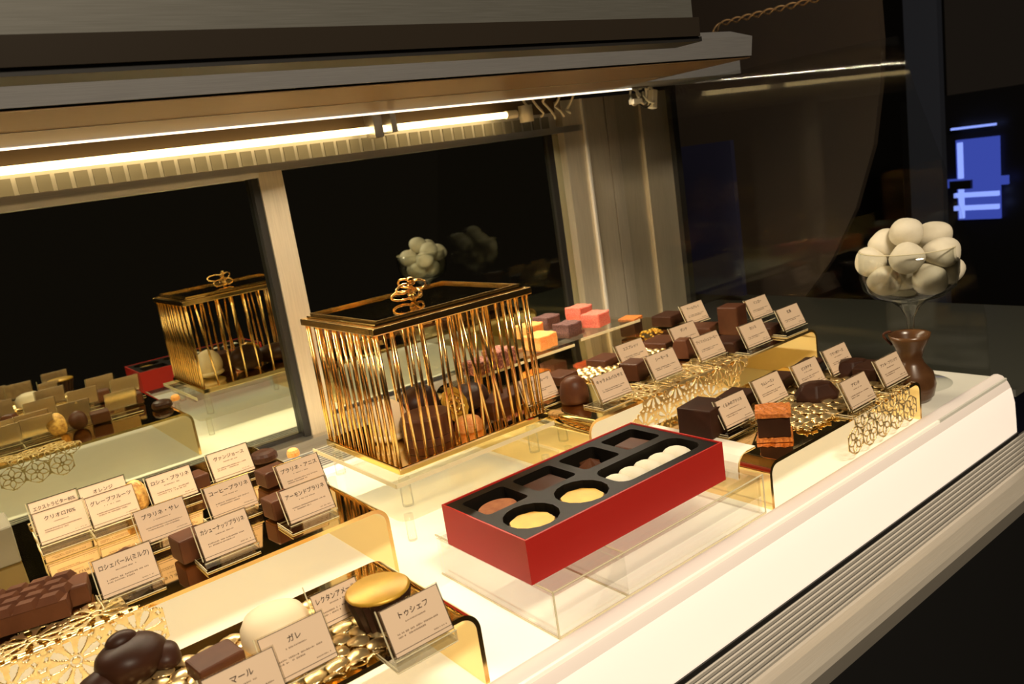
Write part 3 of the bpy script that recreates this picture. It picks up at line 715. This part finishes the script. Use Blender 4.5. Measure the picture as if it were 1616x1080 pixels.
# front riser
bm = blob(B(), (0, 0, 0.010), 0.020, 0.018, 0.014, 20, 12, wob=0.10, seed=2)
blob(bm, (-0.016, 0.0, 0.006), 0.012, 0.012, 0.008, wob=0.1); blob(bm, (0.016, -0.006, 0.006), 0.010, 0.012, 0.007, wob=0.1)
blob(bm, (0.0, 0.004, 0.021), 0.009, 0.007, 0.006)
place('chocolate_rock', bm, M['dark'], 212, 1072, HB, 0.2, 'large dark lumpy chocolate at the bottom edge, on the front riser', smooth=True)
place('chocolate_square', rb_(0.026, 0.022, 0.010), M['milk'], 345, 1062, HB, 0.1, 'reddish brown chocolate slab between the lumpy chocolate and the ガレ card')
bm = dome(0.0205, 0.020, 28); place('white_dome', bm, M['cream'], 440, 1010, HB, 0, 'cream white dome sweet behind the ガレ card', 'sweet', None, True)
cup = empty('gold_topped_cup', at(607, 985, HB)); cup.location.z = HB+0.0014; tag(cup, 'dark ribbed chocolate cup topped with a tilted gold disc', 'chocolate')
bm = B(); n = 40
ring = lambda r, z: [bm.verts.new(((r*(1+0.05*math.cos(20*2*PI*i/n)))*math.cos(2*PI*i/n), (r*(1+0.05*math.cos(20*2*PI*i/n)))*math.sin(2*PI*i/n), z)) for i in range(n)]
a, b_ = ring(0.0135, 0), ring(0.0185, 0.020)
for i in range(n): bm.faces.new((a[i], a[(i+1) % n], b_[(i+1) % n], b_[i]))
bm.faces.new(a[::-1]); bm.faces.new(b_); obj('cup_body', bm, M['dark'], cup)
bm = lathe(B(), [(0, 0), (0.0185, 0), (0.0190, 0.0012), (0.0175, 0.0022), (0, 0.0022)], 32)
g_ = obj('gold_disc', bm, M['goldfoil'], cup, True); g_.location.z = 0.0203
# rear riser
L = [
 ('chocolate_square', rb_(0.030, 0.028, 0.010), 'mid', 885, 605, HE, 0.15, 'flat square chocolate between the gold cage and the milk dome'),
 ('chocolate_dome', dome(0.0145, 0.026, 24), 'milk', 908, 635, HE, 0, 'domed milk chocolate on the front edge of the rear riser'),
 ('chocolate_square', rb_(0.034, 0.028, 0.009), 'mid', 955, 577, HE, 0.15, 'flat brown chocolate slab left of the エスプレッソ card'),
 ('chocolate_cube', wedge(0.030, 0.026, 0.018, 0.85), 'mid', 1003, 598, HE, 0.25, 'brown cube chocolate in front of the エスプレッソ card'),
 ('chocolate_square', rb_(0.042, 0.036, 0.008), 'mid', 1045, 547, HE, 0.2, 'wide flat brown chocolate slab behind the シーモーヌ card'),
 ('chocolate_egg', wedge(0.026, 0.024, 0.020, 0.6), 'milk', 1080, 564, HE, 0.3, 'pinkish milk chocolate with sloping facets between two cards'),
 ('chocolate_cube', rb_(0.036, 0.030, 0.014), 'dark', 1056, 513, HE, 0.15, 'dark brown block at the back left of the アールグレイ card'),
 ('chocolate_square', rb_(0.036, 0.036, 0.012), 'mid', 1107, 530, HE, 0.35, 'brown square chocolate below the アールグレイ card'),
 ('chocolate_block', rb_(0.026, 0.026, 0.034), 'mid', 1158, 527, HE, 0.2, 'tall upright chocolate block with rounded edges near the right end of the rear riser'),
 ('chocolate_square', rb_(0.034, 0.032, 0.012), 'dark', 1150, 553, HE, 0.2, 'dark flat chocolate left of the カシス card'),
 ('chocolate_square', rb_(0.028, 0.022, 0.010), 'dark', 1212, 528, HE, 0.2, 'dark chocolate piece between the マンゴー and 抹茶 cards'),
]
for nm, bm, m, px, py, zp, rz, lab in L: place(nm, bm, M[m], px, py, zp, rz, lab, smooth=(nm == 'chocolate_dome'))
bm = B(); rn = random.Random(5)
for q in range(46):
    a = rn.uniform(0, 2*PI); r = 0.015*math.sqrt(rn.random())
    blob(bm, (r*math.cos(a), r*math.sin(a), 0.001+0.006*(1-(r/0.015)**2)+rn.uniform(0, 0.002)), 0.0022, 0.0016, 0.0014, 6, 4)
p = at(1028, 532, HE)
tag(obj('nut_cluster', bm, M['goldfoil'], None, True, loc=(p.x, p.y, HE+0.0015)), 'cluster of chopped golden nuts on the rear riser left of the ダンテ card', 'sweet')
o = empty('topped_chocolate', at(998, 531, HE)); o.location.z = HE+0.0014; o.rotation_euler.z = 0.3
tag(o, 'small chocolate cube with orange caramel top beside the jelly shelf', 'chocolate')
obj('cube_body', rb_(0.022, 0.022, 0.020), M['dark'], o); t_ = obj('caramel_top', rb_(0.024, 0.024, 0.004, 0.001), M['caramel'], o); t_.location.z = 0.0201
# fruit jellies
def jelly(px, py, z, m, lab, sx=0.022, sz=0.0175, rz=0.15):
    bm = box(B(), -sx/2, sx/2, -sx/2, sx/2, 0, sz); bevel(bm, 0.0018, 3)
    bmesh.ops.subdivide_edges(bm, edges=[e for e in bm.edges if e.calc_length() > 0.008], cuts=5, use_grid_fill=True)
    rn = random.Random(lab)
    ph = rn.uniform(0, 6)
    for v in bm.verts:
        v.co.z -= 0.0012*(1-(abs(v.co.x)/sx*2)**2)*(v.co.z/sz)
        v.co += Vector((0.0004*math.sin(v.co.z*400+ph), 0.0004*math.cos(v.co.x*300+ph), 0.0003*math.sin(v.co.x*500+v.co.y*400+ph)))
    p = at(px, py, z); o = obj('fruit_jelly', bm, M[m], None, False, loc=(p.x, p.y, z+0.0006), rz=rz)
    return tag(o, lab, 'fruit jelly', 'sugared fruit jellies on the clear shelf')
jelly(853, 550, ZJ1, 'orange', 'front orange sugared jelly, right of the cage bars', 0.031)
jelly(836, 533, ZJ1, 'orange', 'rear orange sugared jelly seen through the last cage bars', 0.028)
jelly(897, 531, ZJ1, 'purple', 'front dark purple sugared jelly', 0.0265)
jelly(864, 519, ZJ1, 'purple', 'rear dark purple sugared jelly', 0.0265)
jelly(941, 515, ZJ2, 'pink', 'front pink sugared jelly, rightmost on the shelf', 0.0265, rz=0.25)
jelly(915, 504, ZJ2, 'pink', 'rear pink sugared jelly, partly hidden', 0.0265)
jelly(790, 578, ZJ1, 'seed', 'dark jelly dotted with red seeds behind the cage bars, rightmost of the two', 0.027, 0.020)
jelly(757, 590, ZJ1, 'seed', 'dark jelly dotted with red seeds behind the cage bars, leftmost of the two', 0.025, 0.016)
place('chocolate_square', rb_(0.060, 0.030, 0.012), M['mid'], 800, 640, HE, 0.05, 'long brown chocolate slab behind the cage bars below the seeded jellies')
# right riser
L = [
 ('chocolate_block', rb_(0.036, 0.034, 0.026, 0.001), 'dark', 1115, 683, HF, 0.15, 'tall dark brown block at the left rear of the riser right of the red box'),
 ('chocolate_square', rb_(0.036, 0.028, 0.012), 'dark', 1165, 641, HF, 0.2, 'dark brown chocolate behind the くるみのプラリネ card'),
 ('chocolate_square', rb_(0.032, 0.024, 0.012), 'dark', 1230, 612, HF, 0.2, 'dark brown chocolate behind the ラムレーズン card'),
 ('chocolate_square', rb_(0.034, 0.024, 0.012), 'dark', 1280, 590, HF, 0.2, 'dark brown chocolate behind the ピスタチオ card'),
 ('chocolate_block', rb_(0.034, 0.024, 0.014), 'dark', 1374, 598, HF, 0.2, 'dark block just left of the rightmost card of the riser'),
]
for nm, bm, m, px, py, zp, rz, lab in L: place(nm, bm, M[m], px, py, zp, rz, lab)
def faceted(sx, sy, sz, rz, px, py, lab):
    bm = B(); n = 7; rn = random.Random(px)
    an = [2*PI*i/n+rn.uniform(-0.2, 0.2) for i in range(n)]; rings = []
    for k, z in ((0.96, 0), (1.0, sz*0.25), (0.62, sz*0.92), (0.3, sz)):
        rings.append([bm.verts.new((sx*k*math.cos(a), sy*k*math.sin(a), z)) for a in an])
    for a, b_ in zip(rings, rings[1:]):
        for i in range(n): bm.faces.new((a[i], a[(i+1) % n], b_[(i+1) % n], b_[i]))
    bm.faces.new(rings[0][::-1]); bm.faces.new(rings[-1]); bevel(bm, 0.0012, 2)
    return place('faceted_chocolate', bm, M['dark'], px, py, HF, rz, lab)
faceted(0.023, 0.016, 0.017, -0.6, 1289, 632, 'dark glossy faceted chocolate in front of the ピスタチオ card')
faceted(0.022, 0.015, 0.017, -0.6, 1346, 594, 'second dark faceted chocolate, in front of the rearmost card of that riser')
ck = empty('layered_cake_cube', at(1223, 690, HF)); ck.location.z = HF+0.0005; ck.rotation_euler.z = 0.62
tag(ck, 'dark chocolate cube between two crumbly orange caramel wafers', 'chocolate')
def crumb(s, h, seed):
    bm = B(); rn = random.Random(seed); n = 9; g = {}
    for kz, z in enumerate((0, h)):
        for i in range(n):
            for j in range(n):
                ed = i in (0, n-1) or j in (0, n-1)
                g[i, j, kz] = bm.verts.new((-s/2+s*i/(n-1)+rn.uniform(-1, 1)*(0.0007 if ed else 0.0002), -s/2+s*j/(n-1)+rn.uniform(-1, 1)*(0.0007 if ed else 0.0002), z+(rn.uniform(-0.0008, 0.0008) if kz else 0)))
    for i in range(n-1):
        for j in range(n-1):
            bm.faces.new((g[i, j, 0], g[i, j+1, 0], g[i+1, j+1, 0], g[i+1, j, 0])); bm.faces.new((g[i, j, 1], g[i+1, j, 1], g[i+1, j+1, 1], g[i, j+1, 1]))
    for i in range(n-1):
        bm.faces.new((g[i, 0, 0], g[i+1, 0, 0], g[i+1, 0, 1], g[i, 0, 1])); bm.faces.new((g[i, n-1, 0], g[i, n-1, 1], g[i+1, n-1, 1], g[i+1, n-1, 0]))
        bm.faces.new((g[0, i, 0], g[0, i, 1], g[0, i+1, 1], g[0, i+1, 0])); bm.faces.new((g[n-1, i, 0], g[n-1, i+1, 0], g[n-1, i+1, 1], g[n-1, i, 1]))
    return bm
obj('bottom_wafer', crumb(0.0285, 0.0035, 1), M['caramel'], ck)
q = obj('cake_body', rb_(0.0262, 0.0262, 0.0175, 0.0008), M['dark'], ck); q.location.z = 0.0037
q = obj('top_wafer', crumb(0.0285, 0.004, 2), M['caramel'], ck); q.location.z = 0.0214
# ------------------------------------------------------------------ sweets in the cage
ZC = CZ+0.0072
def incage(name, bm, m, x, y, rz, lab, smooth=False, cat='sweet'):
    o = obj(name, bm, m, None, smooth, loc=(x, y, ZC), rz=rz); return tag(o, lab, cat)
pc_ = at(620, 690, ZC)
bm = blob(B(), (0, 0, 0.019), 0.019, 0.016, 0.021, 20, 14); blob(bm, (0, 0, 0.006), 0.019, 0.016, 0.006)
incage('cream_macaron', bm, M['cream'], 0.335, 0.668, 0, 'cream egg-shaped sweet standing at the left inside the gold cage', True)
bm = lathe(B(), [(0, 0), (0.0235, 0), (0.0235, 0.006), (0.0225, 0.007), (0.0235, 0.008), (0.0235, 0.024), (0.0215, 0.026), (0, 0.0262)], 28)
incage('chocolate_bonbon', bm, M['milk'], 0.356, 0.634, 0, 'round layered milk chocolate at the front inside the gold cage', False, 'chocolate')
bm = blob(B(), (0, 0, 0.018), 0.024, 0.018, 0.019, 18, 12, 0.05); incage('chocolate_bonbon', bm, M['dark'], 0.382, 0.690, 0, 'dark round chocolate at the back inside the gold cage', True, 'chocolate')
bm = blob(B(), (0, 0, 0.013), 0.026, 0.020, 0.015, 18, 12, 0.08, 3); incage('chocolate_bonbon', bm, M['dark'], 0.428, 0.675, 0, 'dark lumpy chocolate at the right inside the gold cage', True, 'chocolate')
# gold medallion
md = empty('gold_medallion', (0.4003, 0.652, ZC+0.0002)); md.rotation_euler = (0, 0, 0.35)
tag(md, 'embossed gold medallion with scalloped rim leaning up inside the gold cage', 'medallion')
T = Matrix.Translation((0, 0, 0.0175)) @ Matrix.Rotation(PI/2-0.35, 4, 'X')
bm = B(); n = 48; rr = lambda i, r: r*(1+0.035*math.cos(12*2*PI*i/n))
f0 = [bm.verts.new((rr(i, 0.017)*math.cos(2*PI*i/n), rr(i, 0.017)*math.sin(2*PI*i/n), -0.0015)) for i in range(n)]
f1 = [bm.verts.new((rr(i, 0.017)*math.cos(2*PI*i/n), rr(i, 0.017)*math.sin(2*PI*i/n), 0.0015)) for i in range(n)]
f2 = [bm.verts.new((0.0145*math.cos(2*PI*i/n), 0.0145*math.sin(2*PI*i/n), 0.0009)) for i in range(n)]
for i in range(n):
    j = (i+1) % n; bm.faces.new((f0[i], f0[j], f1[j], f1[i])); bm.faces.new((f1[i], f1[j], f2[j], f2[i]))
bm.faces.new(f0[::-1]); bm.faces.new(f2)
for v in bm.verts: v.co = T @ v.co
obj('disc', bm, M['goldfoil'], md)
bm = B()
for k in range(10):
    a = 2*PI*k/10; blob(bm, (0.007*math.cos(a), 0.007*math.sin(a), 0.0012), 0.0022, 0.0022, 0.0007, 8, 5)
blob(bm, (0, 0, 0.0012), 0.003, 0.003, 0.001, 8, 5); tube(bm, [(0.0115*math.cos(2*PI*i/24), 0.0115*math.sin(2*PI*i/24), 0.0012) for i in range(24)], 0.0005, 5, True)
for v in bm.verts: v.co = T @ v.co
obj('relief', bm, M['goldrod'], md, True)
bm = dome(0.0135, 0.014); incage('orange_sweet', bm, M['orange'], 0.392, 0.621, 0, 'small orange sweet at the front edge inside the gold cage', True)
# ================================================================== RED BOX
BX0, BX1, BY0, BY1, BZ, BT = 0.277, 0.4765, 0.3955, 0.4935, HS+0.0005, 0.0655
rbx = empty('chocolate_box', ((BX0+BX1)/2, (BY0+BY1)/2, BZ)); tag(rbx, 'red card box with black tray of assorted chocolates on a clear stand', 'chocolate box')
lx, ly, lz = (BX1-BX0)/2, (BY1-BY0)/2, BT-BZ
bm = B(); th = 0.0014
box(bm, -lx, lx, -ly, ly, 0, th)
for a in ((-lx, lx, -ly, -ly+th), (-lx, lx, ly-th, ly), (-lx, -lx+th, -ly+th, ly-th), (lx-th, lx, -ly+th, ly-th)): box(bm, *a, th, lz)
obj('red_box_walls', bm, M['red'], rbx)
def boolean(base, cutters):
    me = bpy.data.meshes.new('b'); base.to_mesh(me); base.free(); o = bpy.data.objects.new('b', me); COL.objects.link(o)
    cm = bpy.data.meshes.new('c'); cutters.to_mesh(cm); cutters.free(); c = bpy.data.objects.new('c', cm); COL.objects.link(c)
    md_ = o.modifiers.new('b', 'BOOLEAN'); md_.operation = 'DIFFERENCE'; md_.object = c; md_.solver = 'EXACT'
    bpy.context.view_layer.update()
    r = bpy.data.meshes.new_from_object(o.evaluated_get(bpy.context.evaluated_depsgraph_get()))
    bpy.data.objects.remove(o); bpy.data.objects.remove(c); return r
tz = lz-0.0006; wd = 0.017
base = box(B(), -lx+th+0.0003, lx-th-0.0003, -ly+th+0.0003, ly-th-0.0003, th+0.0004, tz)
bevel(base, 0.0008, 1)
cut = B()
def well(cx, cy, sx, sy, r=0.004, d=wd):
    pts = []
    for qx, qy, a in ((sx/2-r, sy/2-r, 0), (-sx/2+r, sy/2-r, PI/2), (-sx/2+r, -sy/2+r, PI), (sx/2-r, -sy/2+r, 1.5*PI)):
        for i in range(5): pts.append((cx+qx+r*math.cos(a+PI/2*i/4), cy+qy+r*math.sin(a+PI/2*i/4)))
    prism(cut, pts, tz-d, tz+0.01, 'z')
wx = [-0.071, -0.024, 0.023, 0.070]
for x in wx: well(x, 0.0215, 0.038, 0.034)
for x in wx[:2]: well(x-0.001, -0.0215, 0.040, 0.040, 0.0199)
well(0.046, -0.0215, 0.090, 0.034, 0.010)
bmesh.ops.recalc_face_normals(cut, faces=cut.faces); bmesh.ops.recalc_face_normals(base, faces=base.faces)
tm = boolean(base, cut); tm.materials.clear(); tm.materials.append(M['traypl'])
link(bpy.data.objects.new('black_tray', tm), rbx)
RX, RY = rbx.location.x, rbx.location.y; FZ = BZ+tz-wd
def inbox(name, bm, m, x, y, rz, lab, smooth=False, cat='chocolate', dz=0.0003, group='chocolates in the red box'):
    o = obj(name, bm, m, None, smooth, loc=(RX+x, RY+y, FZ+dz), rz=rz); return tag(o, lab, cat, group)
bm = B(); prism(bm, [(0.015*math.cos(2*PI*i/24)*(1 if i % 24 < 8 or i > 16 else 1.05), 0.0125*math.sin(2*PI*i/24)) for i in range(24)], 0, 0.012, 'z'); bevel(bm, 0.0008, 1)
inbox('caramel_chocolate', bm, M['cocoa'], wx[0]+0.001, 0.0205, 0, 'tan caramel chocolate in the left rear compartment of the red box')
inbox('chocolate_square', rb_(0.030, 0.026, 0.012), M['mid'], wx[1]+0.001, 0.0215, 0, 'flat brown chocolate in the second rear compartment of the red box')
bm = B(); n = 10; a_ = []
top = [bm.verts.new(((0.014 if i % 2 == 0 else 0.008)*math.cos(2*PI*i/n), (0.014 if i % 2 == 0 else 0.008)*math.sin(2*PI*i/n), 0.009)) for i in range(n)]
bot = [bm.verts.new((v.co.x*1.05, v.co.y*1.05, 0)) for v in top]; ap = bm.verts.new((0, 0, 0.016))
for i in range(n):
    j = (i+1) % n; bm.faces.new((bot[i], bot[j], top[j], top[i])); bm.faces.new((top[i], top[j], ap))
bm.faces.new(bot[::-1]); inbox('chocolate_star', bm, M['milk'], wx[2]+0.001, 0.0215, 0.3, 'star-shaped milk chocolate in the third rear compartment of the red box')
inbox('chocolate_square', wedge(0.028, 0.026, 0.013, 0.8), M['milk'], wx[3]+0.001, 0.0205, 0.1, 'brown chocolate in the right rear compartment of the red box')
for k, x in enumerate(wx[:2]):
    o = empty('gold_topped_chocolate', (RX+x-0.001, RY-0.0215, FZ+0.0003)); tag(o, ('gold topped round chocolate in the front corner well of the red box', 'gold topped round chocolate in the second front well of the red box')[k], 'chocolate', 'gold topped chocolates in the red box')
    bm = B(); n = 72
    def cr(r, z, a=0.05): return [bm.verts.new((r*(1+a*math.cos(18*2*PI*i/n))*math.cos(2*PI*i/n), r*(1+a*math.cos(18*2*PI*i/n))*math.sin(2*PI*i/n), z)) for i in range(n)]
    rs_ = [cr(0.0150, 0), cr(0.0172, 0.010), cr(0.0160, 0.0112, 0.02)]
    for a, b_ in zip(rs_, rs_[1:]):
        for i in range(n): bm.faces.new((a[i], a[(i+1) % n], b_[(i+1) % n], b_[i]))
    bm.faces.new(rs_[0][::-1]); bm.faces.new(rs_[-1]); obj('fluted_body', bm, M['dark'], o)
    bm = B(); n = 40; w1 = [bm.verts.new((0.0157*(1+0.03*math.sin(9*2*PI*i/n))*math.cos(2*PI*i/n), 0.0157*(1+0.03*math.sin(9*2*PI*i/n))*math.sin(2*PI*i/n), 0.0113)) for i in range(n)]
    w2 = [bm.verts.new((v.co.x*0.97, v.co.y*0.97, 0.0122)) for v in w1]; cc_ = bm.verts.new((0, 0, 0.0121))
    for i in range(n): bm.faces.new((w1[i], w1[(i+1) % n], w2[(i+1) % n], w2[i])); bm.faces.new((w2[i], w2[(i+1) % n], cc_))
    bm.faces.new(w1[::-1]); obj('gold_leaf_top', bm, M['goldfoil'], o)
for k in range(5):
    bm = blob(B(), (0, 0, 0.0080), 0.0088, 0.0135, 0.0078, 16, 10, 0.02, k)
    inbox('white_almond_sweet', bm, M['white'], 0.012+k*0.0165, -0.0215, 0.25+0.1*(k % 2), ('leftmost', 'second', 'middle', 'fourth', 'rightmost')[k]+' of the five white ovals in the long well of the red box', True, 'sweet', group='white ovals in the red box')
# ================================================================== GOBLET, BALLS AND VASE
GX, GY = 0.853, 0.436
gb = empty('glass_goblet', (GX, GY, 0.0003)); tag(gb, 'stemmed glass goblet heaped with white balls at the right end of the shelf', 'goblet')
th = 0.0012
outer = [(0.0480, 0.150), (0.0492, 0.138), (0.0490, 0.122), (0.0455, 0.108), (0.036, 0.099), (0.020, 0.094)]
prof = [(0.0468, 0.150)] + outer + [(0.010, 0.086), (0.004, 0.074), (0.0032, 0.050), (0.0034, 0.018), (0.006, 0.008), (0.016, 0.0035), (0.036, 0.0012), (0.0385, 0.0)]
obj('goblet_body', lathe(B(), prof, 40), M['glass'], gb, True)
obj('bowl_inside', lathe(B(), [(0.0468, 0.150), (0.0480, 0.138), (0.0477, 0.122), (0.0443, 0.110), (0.034, 0.1005), (0, 0.0975)], 40), M['glass'], gb, True)
bm = B(); tube(bm, [(0.0474*math.cos(2*PI*i/40), 0.0474*math.sin(2*PI*i/40), 0.150) for i in range(40)], 0.0007, 6, True); obj('rim', bm, M['acryledge'], gb, True)
# ball positions in the goblet; camera looks along +x +y, so "front" is towards -x -y
fwd = Vector((GX, GY, 0)).normalized(); sid = Vector((fwd.y, -fwd.x, 0))
balls = [(-0.024, -0.012, 0.1185, 'lower left front'), (0.020, -0.014, 0.1175, 'lower right front'), (-0.004, 0.018, 0.117, 'lower back'),
 (0.036, 0.008, 0.1215, 'lower far right'), (-0.036, 0.004, 0.138, 'left middle'), (-0.001, -0.024, 0.143, 'centre front'), (0.032, -0.008, 0.144, 'right middle'),
 (-0.022, 0.016, 0.154, 'upper left rear'), (0.0, -0.002, 0.1665, 'topmost'), (0.026, 0.018, 0.158, 'upper right rear'), (0.002, 0.036, 0.146, 'rear centre')]
for k, (u, v, z, nm) in enumerate(balls):
    p = Vector((GX, GY, 0)) + sid*u + fwd*v
    bm = blob(B(), (0, 0, 0), 0.0188, 0.0165, 0.0160, 20, 14, 0.07, k)
    o = obj('white_ball', bm, M['white'], None, True, loc=(p.x, p.y, z), rz=k*0.9); o.rotation_euler.x = 0.4*math.sin(k*2.1)
    tag(o, nm+' white sugar-coated ball in the glass goblet', 'sweet', 'white balls in the goblet')
pv = at(1441, 622, 0.0)
vz = empty('chocolate_vase', (0.800, 0.411, 0.0003)); tag(vz, 'brown chocolate vase with small handle standing before the goblet stem', 'chocolate vase')
vp = [(0, 0), (0.016, 0), (0.021, 0.006), (0.0235, 0.018), (0.021, 0.030), (0.013, 0.040), (0.011, 0.046), (0.0135, 0.056), (0.0185, 0.066), (0.020, 0.071), (0.0178, 0.070), (0.0165, 0.066), (0.0115, 0.056), (0.008, 0.046), (0, 0.044)]
obj('vase_body', lathe(B(), vp, 36), noisy(mat('vase_chocolate', (0.07, 0.030, 0.012), 0.25), 30, (0.13, 0.06, 0.022)), vz, True)
bm = B(); hs = -sid
tube(bm, [hs*(0.0165+0.0075*math.sin(PI*i/14)) + Vector((0, 0, 0.074-0.020*i/14+0.007*math.sin(PI*i/14*0.7))) for i in range(15)], 0.0014, 8); obj('handle', bm, M['mid'], vz, True)
